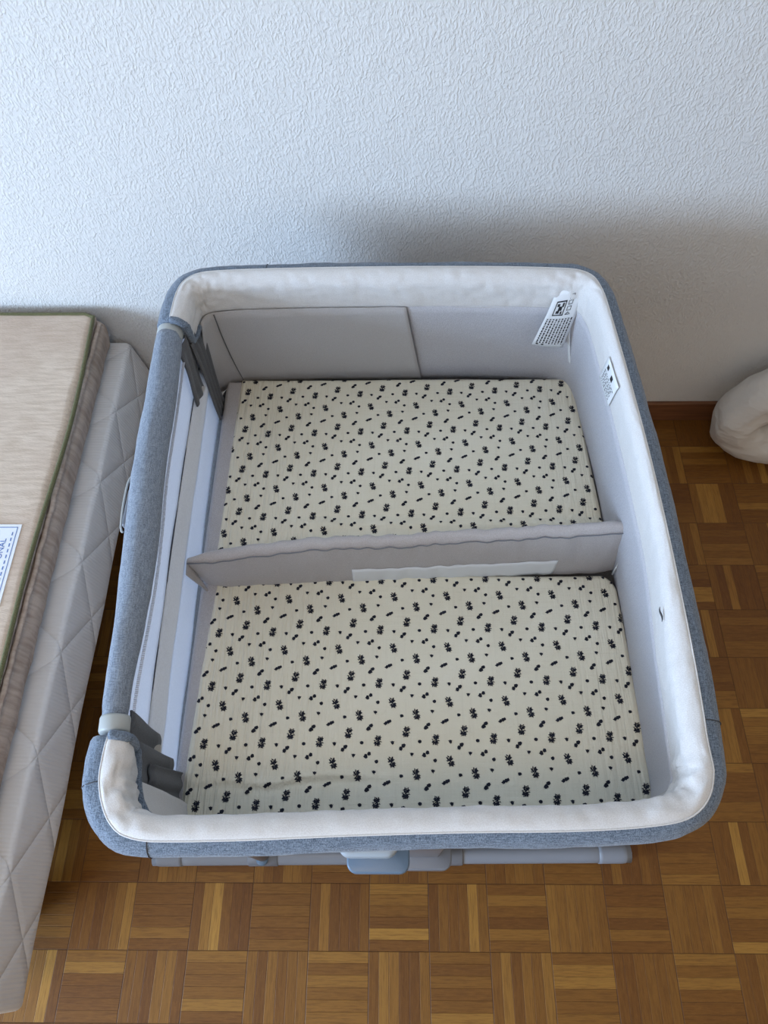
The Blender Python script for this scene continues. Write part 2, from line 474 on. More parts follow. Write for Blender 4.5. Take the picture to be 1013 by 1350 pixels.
# wall panels under the lining
def find_s(x=None, y=None, lo=0, hi=None):
    best = None
    for p, t, n, s in fr:
        if s < lo or (hi and s > hi): continue
        d = abs(p.x-x) if x is not None else abs(p.y-y)
        if best is None or d < best[0]: best = (d, s)
    return best[1]
s_right0 = find_s(y=.08, lo=.8, hi=1.3); s_right1 = find_s(y=.93, lo=1.5, hi=2.0)
s_mesh = find_s(x=.078, lo=s_right1)
ZP0, ZP1 = ZR-.047, .385
s_cor = min((abs(t.x-t.y), s) for p, t, n, s in fr if .7 < s < 1.15)[1]
def panel(name, sa, sb, m, skew=0.0, soft=0.0, skewa=0.0, parent=crib, n1=None, dz=0, off=0.0, zb=ZP1, fl_=.050):
    n1 = n1 or max(6, int((sb-sa)/.008)); rows = []
    for i in range(n1+1):
        row = []
        for j in range(13):
            v = j/12
            s = (sa+skewa*v)+((sb+skew*v)-(sa+skewa*v))*i/n1
            p, t, n, cv = at_s(s)
            o = -.0245+(fl_ if name not in ('outer_skirt', 'mesh_wall_panel') else .002+(fl_-.002)*sstep(.80, .93, s))*v+off - soft*math.sin(v*math.pi)*.004
            o += .020*v*math.exp(-((s-s_cor-.028)/.040)**2)
            o += nz(s, v*.3, 2, 7)*.002+nz(s, v*.2, 5, 25)*soft*.0012
            row.append(p+n*off_(o, s)+Vector((0, 0, ZP0*(1-v)+zb*v+dz)))
        rows.append(row)
    V, Fc = grid(rows)
    o = add(name, V, Fc, m, parent)
    md = o.modifiers.new('thick', 'SOLIDIFY'); md.thickness = .003; md.offset = 0
    return o, rows
panel('corner_wall_panel', .050, .150, M_line, soft=1.4, fl_=-.004)
panel('front_wall_panel', .150, s_right0, M_grey_panel, soft=.6, fl_=.004)
rw, _ = panel('mesh_wall_panel', s_right0, s_mesh, M_mesh, skew=-.036)
gw, grows = panel('grey_wall_panel', s_mesh, LT-.075, M_grey_panel, soft=1.6, skewa=-.040, off=-.004, skew=.045)
panel('outer_skirt', .012, .80, M_blue, fl_=.004, off=.014, dz=.002)
panel('outer_skirt', .80, LT-.012, M_blue, off=.014, dz=.002)
# vertical seam in the back left corner
ss = find_s(x=-.300, lo=s_mesh)
P = []
for j in range(13):
    v = j/12; p, t, n, cv = at_s(ss-.018*v); P.append(p+n*(-.029+.056*v-.0064*math.sin(v*math.pi)-.0055)+Vector((0, 0, ZP0*(1-v)+ZP1*v)))
V, Fc = tube(P, .0012, 6); add('vertical_seam', V, Fc, M_dgrey, gw)
# pale zip strip in the back right corner
P = []
strip = []
ssr = find_s(x=.405, lo=s_right1-.1, hi=s_right1+.3)
for j in range(9):
    v = j/8; row = []
    for k in range(3):
        p, t, n, cv = at_s(ssr-.020*v+.004-.004*k)
        row.append(p+n*(-.0275+.044*v)+Vector((0, 0, .640-.19*v)))
    strip.append(row)
V, Fc = grid(strip); o = add('zip_strip', V, Fc, M_label, rw); md = o.modifiers.new('t', 'SOLIDIFY'); md.thickness = .002

# base under the mattresses, hidden lower frame
V, Fc = rrect(-.335, .480, .052, .998, .36, .388, .045)
bevel(add('base_panel', V, Fc, M_dgrey, crib), .008)

# left side: padded rail, cuffs, hanging white side
rail_c = catmull([(-.3205, .170, ZR), (-.323, .22, ZR), (-.325, .35, ZR), (-.331, .46, ZR), (-.338, .56, ZR), (-.341, .70, ZR), (-.3465, .835, ZR)], .01)
rows = []
for i, p in enumerate(rail_c):
    f = i/(len(rail_c)-1); y = p.y
    t = (rail_c[min(i+1, len(rail_c)-1)]-rail_c[max(i-1, 0)]).normalized(); a = Vector((t.y, -t.x, 0))
    e = min(f, 1-f); k = .86+.14*min(1, e/.05)
    ra = (.0165+.0080*sstep(0, .4, f)-.0015*sstep(.8, 1, f))*(.93+.07*min(1, e/.03))
    row = []
    for q in range(26):
        th = 2*math.pi*q/26
        w = nz(y, th*.5, 7, 12)*.0018+nz(y, th, 2, 50)*.0005
        c_, s_ = math.cos(th), math.sin(th)
        dz = (ra+.002+w)*s_*(1.0 if s_ > 0 else 1.3)
        row.append(p+a*((ra+w)*c_)+Vector((0, 0, dz)))
    rows.append(row)
V, Fc = grid(rows, closed_v=True, cap=True)
rail = add('side_rail', V, Fc, M_blue_pad, crib)
# zipper teeth under the rail inner edge
VF = []
for k in range(230):
    y = .185+.0027*k*1.0
    if y > .80: break
    i = min(range(len(rail_c)), key=lambda q: abs(rail_c[q].y-y)); x = rail_c[i].x+.0165+.006*sstep(.17, .45, y)
    VF.append(box(x-.0015, x+.0030, y-.0007, y+.0007, ZR-.024, ZR-.0225))
V, Fc = join(*VF); zt = add('zipper', V, Fc, M_white, rail, smooth=False)
# plastic cuffs
for (p0, p1, rr) in (((-.3175, .150, ZR), (-.3190, .172, ZR), .0198), ((-.3465, .833, ZR), (-.3455, .851, ZR), .0225)):
    P = [Vector(p0).lerp(Vector(p1), f) for f in (0, .15, .5, .85, 1)]
    V, Fc = tube(P, rr, 28, rfun=lambda f: rr if .05 < f < .95 else rr-.0012); add('rail_cuff', V, Fc, M_cuff, crib)
# pale clip loop on the outer side of the rail
P = catmull([(-.366, .552, .700), (-.3705, .540, .700), (-.3715, .50, .698), (-.369, .462, .696), (-.363, .452, .700)], .006)
V, Fc = tube(P, .0018, 8); add('clip_loop', V, Fc, M_cuff, rail)
V, Fc = box(-.372, -.362, .468, .535, .678, .692); bevel(add('clip_pad', V, Fc, M_tube2, rail), .004)

# white side hanging from the rail to the mattress: profile of (z, bulge)
def side_sheet(name, zs, m, y0, y1, bul, x_off=0.0, n=70):
    rows = []
    for i in range(n+1):
        f = i/n; y = y0+(y1-y0)*f
        xr = -.3205-.014*math.sin(min(1, max(0, (y-.12)/.75))*math.pi*.5)
        row = []
        for j, z in enumerate(zs):
            v = j/(len(zs)-1)
            x = xr+x_off+bul*math.sin(v*math.pi)+nz(y, z, 3, 9)*.0018+nz(y*1.0, z*3, 5, 3)*.002
            row.append((x, y, z))
        rows.append(row)
    V, Fc = grid(rows); o = add(name, V, Fc, m, crib)
    md = o.modifiers.new('thick', 'SOLIDIFY'); md.thickness = .0025; md.offset = -1
    return o
lin_sp = lambda a, b, n: [a+(b-a)*i/(n-1) for i in range(n)]
side_sheet('side_panel_upper', lin_sp(.690, .572, 8), M_white, .10, .90, .002)
side_sheet('side_panel_roll', lin_sp(.572, .498, 10), M_ivory, .10, .90, .010, .001)
side_sheet('side_panel_lower', lin_sp(.500, .400, 8), M_white, .08, .92, .003, .003)
P = [Vector((-.3205-.014*math.sin(min(1, max(0, (y-.12)/.75))*math.pi*.5)+.0022, y, .572)) for y in lin_sp(.14, .88, 40)]
V, Fc = tube(P, .0014, 6); add('side_seam', V, Fc, M_black, crib)

# dark grey folded gussets at both ends of the open side
def strip_poly(pts, x0, thick=.004, zig=0.0, nx=5):
    """pleated strip: pts = [(yTop0,zTop0),(yTop1,zTop1),(yBot1,zBot1),(yBot0,zBot0)] in the side plane"""
    (a, b, c, d) = [Vector((0, y, z)) for y, z in pts]
    rows = []
    N_ = nx*6
    for i in range(N_+1):
        f = i/N_; row = []
        for j in range(9):
            v = j/8; q = a.lerp(b, f).lerp(d.lerp(c, f), v)
            x = x0+zig*math.sin(f*nx*math.pi)+.002*math.sin(v*5+f)
            row.append((x, q.y, q.z))
        rows.append(row)
    return grid(rows)
def gusset(name, strips):
    for pts, x0, zig, nx in strips:
        V, Fc = strip_poly(pts, x0, zig=zig, nx=nx)
        o = add(name, V, Fc, M_dgrey, crib); md = o.modifiers.new('t', 'SOLIDIFY'); md.thickness = .003; md.offset = 0
gusset('corner_gusset', [([(.800, .70), (.862, .70), (.853, .545), (.792, .565)], -.3235, .0018, 4),
                         ([(.850, .672), (.930, .672), (.925, .40), (.870, .415)], -.3200, .0022, 7)])
gusset('corner_gusset', [([(.120, .69), (.185, .69), (.183, .545), (.140, .505)], -.3085, .0018, 3),
                         ([(.090, .66), (.150, .66), (.160, .475), (.110, .45)], -.3035, .0020, 3),
                         ([(.075, .60), (.130, .60), (.152, .385), (.098, .375)], -.2985, .0022, 4)])

# divider
def div_sec(f):
    x = -.316+(.472+.316)*f
    yc = .492+(.527-.492)*min(1, max(0, f*1.05)) - .010*math.sin(f*math.pi)*0
    zt = .517+.050*min(1, f/.30)**.7+.017*max(0, (f-.5)/.5)
    th = .0125*(.35+.65*min(1, f/.06))*(.45+.55*min(1, (1-f)/.05))
    return x, yc, zt, th
rows = []; ND = 160
dfront = []
for i in range(ND+1):
    f = i/ND; x, yc, zt, th = div_sec(f)
    zb = .408 if f > .03 else .408+.05*(1-f/.03)
    row = []
    prof = [(-1.0, 0.0), (-1.15, .2), (-1.25, .42), (-1.25, .62), (-1.15, .80), (-1.0, .90), (-.86, .945), (-.5, .985), (0, 1.0), (.5, .985), (.9, .95), (1.1, .86), (1.2, .6), (1.1, .3), (1.0, 0)]
    for (a, b) in prof:
        z = zb+(zt-zb)*b
        tgt = 1 if b > .5 else .6
        w = nz(x*1.6+b*.09, b*.35, 3.3, 26)*.0048*tgt*(.35+.65*math.sin(min(1, max(0, (f-.15)/.85))*math.pi)) + nz(x+b*.02, b*.05, 9, 48)*.0026*(.3+.7*math.sin(f*math.pi))
        if abs(a+.86) < .01: w -= .0015
        row.append((x, yc+a*th+w, z+w*.5))
    rows.append(row); dfront.append(row)
V, Fc = grid(rows, cap=True)
dv = add('divider', V, Fc, M_divider, crib)
P = [Vector(r_[6])+Vector((0, -.0014, .0008)) for r_ in dfront]
V, Fc = tube(P, .0012, 6); add('divider_piping', V, Fc, M_tube2, dv)
# white band low on the divider front
band = []
for i in range(ND+1):
    f = i/ND; x = div_sec(f)[0]
    if -.030 < x < .352:
        row = []
        for k in range(6):
            b = .05+k*.08-.02*((x+.03)/.38) ; q = b*14/ .9/1.0
            r_ = dfront[i]; j = 0
            pts = r_[:6]; zz = [p[2] for p in pts]; zt_ = r_[0][2]+(r_[8][2]-r_[0][2])*b
            for j in range(5):
                if zz[j] <= zt_ <= zz[j+1]: break
            g = min(1, max(0, (zt_-zz[j])/max(1e-6, zz[j+1]-zz[j])))
            p = Vector(pts[j]).lerp(Vector(pts[j+1]), g); p.y -= .0018
            row.append(p)
        band.append(row)
V, Fc = grid(band); o = add('divider_band', V, Fc, M_label, dv); md = o.modifiers.new('t', 'SOLIDIFY'); md.thickness = .001
# white zip strip at the right end of the divider
zs_ = []
for j in range(6):
    v = j/5
    zs_.append([(.4700-.002*v-.005*k, .514-.010*v-.004*(k-1), .572-.14*v) for k in range(3)])
V, Fc = grid(zs_); o = add('divider_zip', V, Fc, M_label, dv); md = o.modifiers.new('t', 'SOLIDIFY'); md.thickness = .002
# left tail of the divider, wrapping to the side
tl = []
for j in range(7):
    v = j/6
    tl.append([(-.318+.020*v, .492-.018*v-.012*k*(1-v), .512-.100*v-.004*k) for k in range(3)])
V, Fc = grid(tl); o = add('divider_tab', V, Fc, M_divider, dv); md = o.modifiers.new('t', 'SOLIDIFY'); md.thickness = .003

# small tear in the right lining
p, t, n, cv = at_s(find_s(y=.31, lo=.9, hi=1.7))
P = [Vector((p.x-.0300+.0012*math.sin(k), .300+.0035*k, ZR+.0135+.0006*k)) for k in range(7)]
V, Fc = tube(P, .0011, 5, rfun=lambda f: .0003+.0012*math.sin(f*math.pi)); add('lining_tear', V, Fc, M_black, lin)

# ---- foot bars, uprights, front latch
def barpt(x, y0=.0475): return Vector((x, y0+.010*(x+.45)/.99, .0205))
def footbar(y0, front):
    fb = None
    P = [barpt(x, y0) for x in lin_sp(-.447, .536, 12)]
    V, Fc = tube([p for p in P], .0185, 24)
    fb = add('foot_bar', V, Fc, M_tube, crib)
    for xa, xb in ((-.452, -.386), (.470, .541)):
        P = [barpt(xa+(xb-xa)*f, y0) for f in lin_sp(0, 1, 10)]
        V, Fc = tube(P, .0195, 24, rfun=(lambda f: .0197*math.sqrt(max(.02, 1-(1-min(1, f/.3))**2))) if xa < 0 else (lambda f: .0197*math.sqrt(max(.02, 1-(1-min(1, (1-f)/.3))**2))))
        add('end_cap', V, Fc, M_tube, fb)
    for xa, xb, r in ((-.250, -.188, .0203), (.075, .192, .0215)):
        P = [barpt(xa+(xb-xa)*f, y0) for f in (0, .03, .5, .97, 1)]
        V, Fc = tube(P, r, 24, rfun=lambda f: r if .01 < f < .99 else r-.0015)
        s_ = add('sleeve', V, Fc, M_tube2, fb)
        if front and xa < 0:
            c = barpt(-.219, y0); rr = []
            for (q, h) in ((.012, .015), (.012, .0215), (.0105, .0232), (.0, .0236)):
                rr.append([c+Vector((q*math.cos(R(15*k)), -.0085+q*math.sin(R(15*k)), h)) for k in range(24)])
            V, Fc = grid(rr, closed_v=True); add('round_button', V, Fc, M_clipB, s_)
    return fb
footbar(.0475, True); footbar(.945, False)
for yy in (.052, .95):
    for xx in (-.219, .133):
        V, Fc = tube([Vector((xx, yy, z)) for z in (.03, .2, .37)], .015, 18); add('upright', V, Fc, M_tube, crib)
for xx in (-.219, .133):
    pass
V, Fc = rrect(-.0120, .071, -.0095, .055, .598, .620, .013); lt = bevel(add('release_latch', V, Fc, M_clipB, crib), .003)
V, Fc = rrect(-.0225, .056, .0075, .055, .624, .662, .016); bevel(add('latch_housing', V, Fc, M_clipL, lt), .006)
V, Fc = rrect(.060, .140, .004, .055, .40, .43, .014); bevel(add('leg_bracket', V, Fc, M_tube2, crib), .003)
V, Fc = box(-.02, .12, .022, .06, .388, .66); bevel(add('latch_mount', V, Fc, M_tube2, crib), .004)

# labels inside the crib
def poly_on(pts, m, name, parent, thick=.0008):
    V = [Vector(p) for p in pts]; o = add(name, V, [tuple(range(len(V)))], m, parent, smooth=False)
    md = o.modifiers.new('t', 'SOLIDIFY'); md.thickness = thick; md.offset = 0; return o
# care label, hung from the back right corner (slightly bowed)
CT = Vector((.388, .940, .718)); CW = Vector((.056, 0, -.010)); CH = Vector((-.050, -.012, -.142))
A0, A1, B0, B1 = Vector((.350, .9455, .706)), Vector((.399, .9455, .729)), Vector((.3255, .936, .576)), Vector((.388, .936, .566))
Am = Vector((.3405, .938, .655)); Bm = Vector((.3965, .938, .664))
def lab(u, v):                         # u across, v down
    if v < .35:
        f = v/.35; l, r = A0.lerp(Am, f), A1.lerp(Bm, f)
    else:
        f = (v-.35)/.65; l, r = Am.lerp(B0, f), Bm.lerp(B1, f)
    p = l.lerp(r, u); p.y -= .003*math.sin(u*math.pi); return p
V, Fc = grid([[lab(u/8, v/12) for u in range(9)] for v in range(13)])
cl = add('care_label', V, Fc, M_label, rw); md = cl.modifiers.new('t', 'SOLIDIFY'); md.thickness = .0005
def labq(u0, v0, u1, v1): return [lab(u0, v0), lab(u1, v0), lab(u1, v1), lab(u0, v1)]
VV, FF = [], []
def q_add(pts, lift=Vector((0, -.0012, .0004))):
    k = len(VV); VV.extend([Vector(p)+lift for p in pts]); FF.append(tuple(range(k, k+len(pts))))
random.seed(3)
for li in range(9):                    # dense lines of small print running down the label
    u = .08+li*.098; v = .44
    while v < .93:
        d = random.uniform(.012, .05); q_add(labq(u, v, u+.042, min(v+d, .94))); v += d+random.uniform(.008, .016)
for (u0, v0, u1, v1) in ((.18, .16, .52, .18), (.18, .36, .52, .38), (.18, .16, .21, .38), (.49, .16, .52, .38), (.24, .20, .32, .24), (.30, .24, .42, .30), (.40, .19, .46, .25), (.26, .30, .36, .34), (.40, .31, .45, .35)):
    q_add(labq(u0, v0, u1, v1))
for (cx, cy) in ((.66, .12), (.66, .20), (.66, .28)):
    for (a, b, c, d) in ((-.07, -.03, .07, -.022), (-.07, .022, .07, .03), (-.07, -.03, -.05, .03), (.05, -.03, .07, .03)): q_add(labq(cx+a, cy+b, cx+c, cy+d))
k = len(VV)
for a, b in (((.58, .36), (.66, .325)), ((.66, .325), (.74, .36)), ((.58, .36), (.74, .36))):
    q_add([lab(a[0], a[1]), lab(b[0], b[1]), lab(b[0]+.01, b[1]+.012), lab(a[0]+.01, a[1]+.012)])
for cx in (.13, .30):
    q_add([lab(cx+.045*math.cos(R(40*k)), .962+.014*math.sin(R(40*k))) for k in range(9)])
add('label_print', VV, FF, M_ink, cl, smooth=False)
# small sticker on the right inner wall
s_st = find_s(y=.775, lo=1.3, hi=1.9)
def stk(a, b, h=.0042):        # a along the rim, b down the lining
    sq = s_st-.070*a+.012*b; p, t, n, cv = at_s(sq)
    o, dz = lin_prof(.40+.62*min(b, .96), sq)
    return p+n*(off_(o, sq)-h)+Vector((0, 0, ZR+dz-.012*max(0, b-.96)+.004*a))
V, Fc = grid([[stk(a/8, b/8) for a in range(9)] for b in range(9)])
st = add('warning_label', V, Fc, M_label, rw); md = st.modifiers.new('t', 'SOLIDIFY'); md.thickness = .0006; md.offset = 0
VV, FF = [], []
def lq(u, v): return stk(u, v, .0050)
def lr(u0, v0, u1, v1): q_add([lq(u0, v0), lq(u1, v0), lq(u1, v1), lq(u0, v1)], Vector((0, 0, 0)))
lr(.18, .12, .30, .28); lr(.52, .14, .66, .32)
for k in range(6):
    v = .40+k*.085; u = .12
    while u < .85:
        d = random.uniform(.03, .1); lr(u, v, u+d, v+.03); u += d+.04
add('label_print', VV, FF, M_ink, st, smooth=False)

# ------------------------------------------------------------------ crib mattresses with fitted sheets
ZM = .425
def creases_front(x, y):
    z = 0
    # crease near front-left
    yc = .130+.022*math.sin((x+.25)*9)*.4-.012*math.exp(-((x+.16)/.05)**2)
    z += .0045*math.exp(-((y-yc-.006)/.006)**2)*math.exp(-((x+.11)/.12)**2) - .003*math.exp(-((y-yc+.004)/.005)**2)*math.exp(-((x+.11)/.12)**2)
    z += .0035*nz(x, y, 1, 5)+.0012*nz(x, y, 2, 16)
    z += .0006*nz(x*.25, y, 2, 90)
    z += .0014*math.exp(-((y-.455)/.05)**2)*nz(x, y*.2, 7, 45)
    return z
def creases_back(x, y):
    z = .0040*math.exp(-((y-.610)/.010)**2)*min(1, max(0, (x+.20)/.1))-.0022*math.exp(-((y-.632)/.010)**2)*min(1, max(0, (x+.20)/.1))
    z += .0025*nz(x, y, 3, 5)+.0010*nz(x, y, 2, 18)
    return z
def make_mattress(label, quad, shx, crease, o_lat, U, Vv, seed):
    """quad: BL, BR, FR, FL of the pad top; shx: left edge of the sheet"""
    (bl, br, frr, fl) = quad
    cx = (bl[0]+br[0]+frr[0]+fl[0])/4; cy = (bl[1]+fl[1])/2
    root = empty('crib_mattress', (cx, cy, .388), label, 'mattress')
    def lim(y):
        f = (y-fl[1])/(bl[1]-fl[1]); f = min(1, max(0, f))
        return fl[0]*(1-f)+bl[0]*f, frr[0]*(1-f)+br[0]*f
    def pad(inset, zt, zb, rc, name, m, xl=None, parent=root, zf=None, nu=60, nv=60):
        # top grid + rounded rim going down, seen from above as one dome-edged slab
        rows = []
        for i in range(nv+1):
            fy = i/nv; y = fl[1]+(bl[1]-fl[1])*fy; row = []
            a, b = lim(y)
            if xl: a = xl(y)
            for j in range(nu+1):
                fx = j/nu; x = a+(b-a)*fx
                row.append([x, y])
            rows.append(row)
        return rows
    # pad body
    def slab(name, m, xa, xb, ya, yb, zt, zb, r, crease_f, parent, n=70, leftdrop=True, bulge=0):
        P = []
        def edge(d):           # profile: distance outside -> list of (inset, z)
            return None
        seq_i = list(range(n+1))
        rows = []
        Rn = 5
        ts = [(-1, k) for k in range(Rn, 0, -1)]+[(0, k) for k in range(n+1)]+[(1, k) for k in range(1, Rn+1)]
        def pos(t, lo, hi):
            side, k = t
            if side == 0: return lo+r+(hi-lo-2*r)*k/n, 0
            a = R(90*k/Rn)
            if side == -1: return lo+r-r*math.sin(a), r*(1-math.cos(a))
            return hi-r+r*math.sin(a), r*(1-math.cos(a))
        rows = []
        yts = [(2, -1)]+ts+[(2, 1)]
        for ty in yts:
            row = []
            if ty[0] == 2: y, dy = (ya if ty[1] < 0 else yb), 99
            else: y, dy = pos(ty, ya, yb)
            A, B = xa(y), xb(y)
            # round the plan corners
            rc = (.055 if ya < .2 and y < .3 else .035)
            cy_ = max(0, rc-min(y-ya, yb-y)); cut = rc-math.sqrt(max(0, rc*rc-cy_*cy_))
            A2, B2 = A+cut*.12, B-cut
            for tx in yts:
                if tx[0] == 2: x, dx = (A2 if tx[1] < 0 else B2), 99
                else: x, dx = pos(tx, A2, B2)
                if dx > 50 or dy > 50: z = zb
                else: z = zt-max(dx, dy)+crease_f(x, y)
                row.append((x, y, z))
            rows.append(row)
        V, Fc = grid(rows); return V, Fc
    V, Fc = slab('pad', M_matt, lambda y: lim(y)[0], lambda y: lim(y)[1]-.003, fl[1]+.003, bl[1]-.003, ZM-.004, .389, .010, lambda x, y: 0, root)
    add('pad', V, Fc, M_matt, root)
    r_ = .012
    xa, xb = shx, lambda y: lim(y)[1]
    V, Fc = slab('fitted_sheet', M_muslin, xa, xb, fl[1], bl[1], ZM, .392, r_, crease, root, n=110, leftdrop=False)
    fm = [0]*len(Fc)
    V = [tuple(v) for v in V]
    # print motifs
    rnd = random.Random(seed)
    lattice = []
    big = [(0, 0), (.0492, -.0139), (.0728, -.0486), (.0160, -.0688)]
    bow = [(.0355, .0088, 50), (.0656, .0162, 28), (.0906, -.0253, 48), (.0323, -.0368, 35)]
    spr = [(.0737, -.0171), (.1063, -.0366), (.0431, -.0640)]
    dot = [(.0223, -.0162), (.0471, -.0471), (.0882, -.0709)]
    ya, yb = fl[1], bl[1]
    def topz(x, y):
        d = max(0, r_-min(x-xa(y)-.0, xb(y)-x)); e = max(0, r_-min(y-ya, yb-y))
        q = min(r_, max(d, e)); dz = r_-math.sqrt(max(0, r_*r_-q*q))
        return ZM-dz+crease(x, y)+.0007
    def blob(cx, cy, r, k=7, jit=.25, ax=1.0, ang=0):
        pts = []
        a0 = rnd.uniform(0, 6.28)
        for i in range(k):
            a = a0+6.2832*i/k; rr = r*(1+rnd.uniform(-jit, jit))
            px_, py_ = rr*math.cos(a)*ax, rr*math.sin(a)
            pts.append((cx+px_*math.cos(ang)-py_*math.sin(ang), cy+px_*math.sin(ang)+py_*math.cos(ang)))
        put(pts)
    def put(pts):
        for x, y in pts:
            if not (xa(y)+.0022 < x < xb(y)-.0015 and ya+.0015 < y < yb-.0015): return
            rc = .055 if ya < .2 and y < .3 else .035
            m = rc-min(y-ya, yb-y)
            if m > 0 and x > xb(y)-(rc-math.sqrt(max(0, rc*rc-m*m)))-.002: return
        k = len(V); V.extend((x, y, topz(x, y)) for x, y in pts); Fc.append(tuple(range(k, k+len(pts)))); fm.append(1)
    base_ang = math.atan2(U[1], U[0])
    def spike(x, y, ang, L, w):
        ca, sa = math.cos(ang), math.sin(ang)
        put([(x-w*sa, y+w*ca), (x+L*ca, y+L*sa), (x+w*sa, y-w*ca)])
    K = 1.62
    def Bm(x, y, q):
        tilt = (R(14), R(10), R(-20), R(-14))[q]
        for sgn in (1, -1):
            c0 = (x+sgn*.0024*K*math.sin(tilt), y+sgn*.0025*K*math.cos(tilt))
            for k in range(6):
                a = R(60*k+20+15*q)
                blob(c0[0]+.0020*K*math.cos(a), c0[1]+.0018*K*math.sin(a), (.00118 if k != 1 else .0008)*K, 6, .3)
            blob(c0[0]+.0004*K, c0[1], .00135*K, 6, .2)
            for k in range(4):
                a = R(90*sgn+(-80, -38, 30, 78)[k]+rnd.uniform(-10, 10))
                spike(c0[0]+.0024*K*math.cos(a), c0[1]+.0024*K*math.sin(a), a, .0017*K, .0008*K)
        spike(x-.0025*K, y, R(165), .0022*K, .0008*K); spike(x+.0025*K, y-.001, R(-20), .0022*K, .0008*K)
    def Wm(x, y, ang):
        a = R(ang); ca, sa = math.cos(a), math.sin(a)
        for s_ in (1, -1):
            blob(x+s_*.0019*K*ca, y+s_*.0019*K*sa, .0016*1.3*K, 7, .30)
            blob(x+s_*.0028*K*ca, y+s_*.0028*K*sa, .0015*K, 6, .3)
        spike(x-.0025*K*ca, y-.0025*K*sa, a+R(150), .0026*K, .0008*K); spike(x-.0026*K*ca, y-.0026*K*sa, a+R(-110), .0022*K, .0007*K)
    def Sm(x, y):
        blob(x, y, .0018*K, 7, .25)
        for q in (150, 30, -80): spike(x, y, R(q+rnd.uniform(-10, 10)), .0028*K, .0009*K)
    for a in range(-6, 12):
        for b in range(-7, 8):
            ox = o_lat[0]+a*U[0]+b*Vv[0]; oy = o_lat[1]+a*U[1]+b*Vv[1]; q = 0
            def go(fn, dx, dy, *r):
                rnd.seed(100+q); fn(ox+dx, oy+dy+dx*U[1]/U[0], *r)
            for k, (dx, dy) in enumerate(big): q += 1; go(Bm, dx, dy, k)
            for (dx, dy, an) in bow: q += 1; go(Wm, dx, dy, an)
            for (dx, dy) in spr: q += 1; go(Sm, dx, dy)
            for (dx, dy) in dot: q += 1; go(lambda x, y: blob(x, y, .0019*K, 7, .2), dx, dy)
    # motif faces sit on the sheet as printed cloth, same mesh
    off = Vector(root.location)
    me = bpy.data.meshes.new('fitted_sheet'); me.from_pydata([tuple(Vector(v)-off) for v in V], [], Fc)
    me.materials.append(M_muslin); me.materials.append(M_motif)
    for i, k in enumerate(fm): me.polygons[i].material_index = k; me.polygons[i].use_smooth = (k == 0)
    me.update()
    for pl in me.polygons:
        if pl.normal.z < -.1: pl.flip()
    me.update()
    o = bpy.data.objects.new('fitted_sheet', me); C.objects.link(o); o.parent = root
    return root
make_mattress('cream sheeted crib mattress with navy sprigs in the front half, nearest the latch',
              [(-.313, .505), (.466, .527), (.478, .070), (-.313, .070)], lambda y: -.300+.014*max(0, min(1, (y-.10)/.4)),
              creases_front, (-.2194, .3057), (.0974, .0020), (-.0015, -.0977), 1)
make_mattress('cream sheeted crib mattress with navy sprigs in the back half, behind the divider',
              [(-.318, .976), (.444, 1.0), (.466, .527), (-.318, .528)], lambda y: -.293+.006*max(0, min(1, (y-.55)/.42)),
              creases_back, (-.2655, .9375), (.0973, .0028), (.0033, -.0990), 2)

# ------------------------------------------------------------------ bed stack at the left
def soft_slab(xa, xb, ya, yb, z0, z1, r, bulge=.0, n=(30, 60), side=None, nr=6, ns=6, zn=None):
    """closed slab with rounded top and bottom edges; side(y,z,x)->extra outward"""
    # cross-section loop in x-z, swept along y with rounded ends
    prof = []
    def arc(cx, cz, a0, a1):
        for k in range(nr+1):
            a = R(a0+(a1-a0)*k/nr); prof.append((cx+r*math.cos(a), cz+r*math.sin(a), 1 if math.cos(a) > -.01 and cx > (xa+xb)/2 else 0))
    for k in range(n[0]): prof.append((xa+r+(xb-xa-2*r)*k/n[0], z1, 2))
    arc(xb-r, z1-r, 90, 0)
    for k in range(1, ns): prof.append((xb, z1-r-(z1-z0-2*r)*k/ns, 1))
    arc(xb-r, z0+r, 0, -90)
    for k in range(1, 4): prof.append((xb-r-(xb-xa-2*r)*k/4, z0, 3))
    arc(xa+r, z0+r, -90, -180); arc(xa+r, z1-r, 180, 90)
    rows = []; cx, cz = (xa+xb)/2, (z0+z1)/2
    m = n[1]
    ys = [(ya+r*.9*(1-math.cos(R(90*k/5)))*1.0, math.sin(R(90*k/5))) for k in range(6)]
    ys = [(ya+r*(1-math.cos(R(90*k/5))), -r*(1-math.sin(R(90*k/5)))) for k in range(6)]
    ys += [(ya+r+(yb-ya-2*r)*k/m, 0) for k in range(1, m)]
    ys += [(yb-r*(1-math.cos(R(90*k/5))), -r*(1-math.sin(R(90*k/5)))) for k in range(5, -1, -1)]
    for y, ins in ys:
        row = []
        for (x, z, kind) in prof:
            sxn = (x-cx)/((xb-xa)/2); szn = (z-cz)/((z1-z0)/2)
            x2 = x+ins*(1 if sxn > 0 else -1)*min(1, max(0, (abs(sxn)-.9)*10)); z2 = z+ins*szn
            if side and x > cx: x2, z2 = side(x2, y, z2, kind)
            row.append((x2, y, z2))
        rows.append(row)
    return grid(rows, closed_v=True, cap=True)
BX0 = -1.52
bed = empty('bed_frame', (-1.07, .48, 0), 'low dark wooden bed frame under the white quilted mattress', 'bed frame')
V, Fc = box(-1.48, -.70, -.12, 1.12, .13, .212); bevel(add('slat_base', V, Fc, M_leg, bed, smooth=False), .006)
for (x, y) in ((-.725, -.055), (-1.44, -.055), (-.725, 1.08), (-1.44, 1.08)):
    V, Fc = tube([Vector((x, y, z)) for z in (0, .01, .07, .135)], .03, 20, rfun=lambda f: .030+.006*f); add('leg', V, Fc, M_leg, bed)

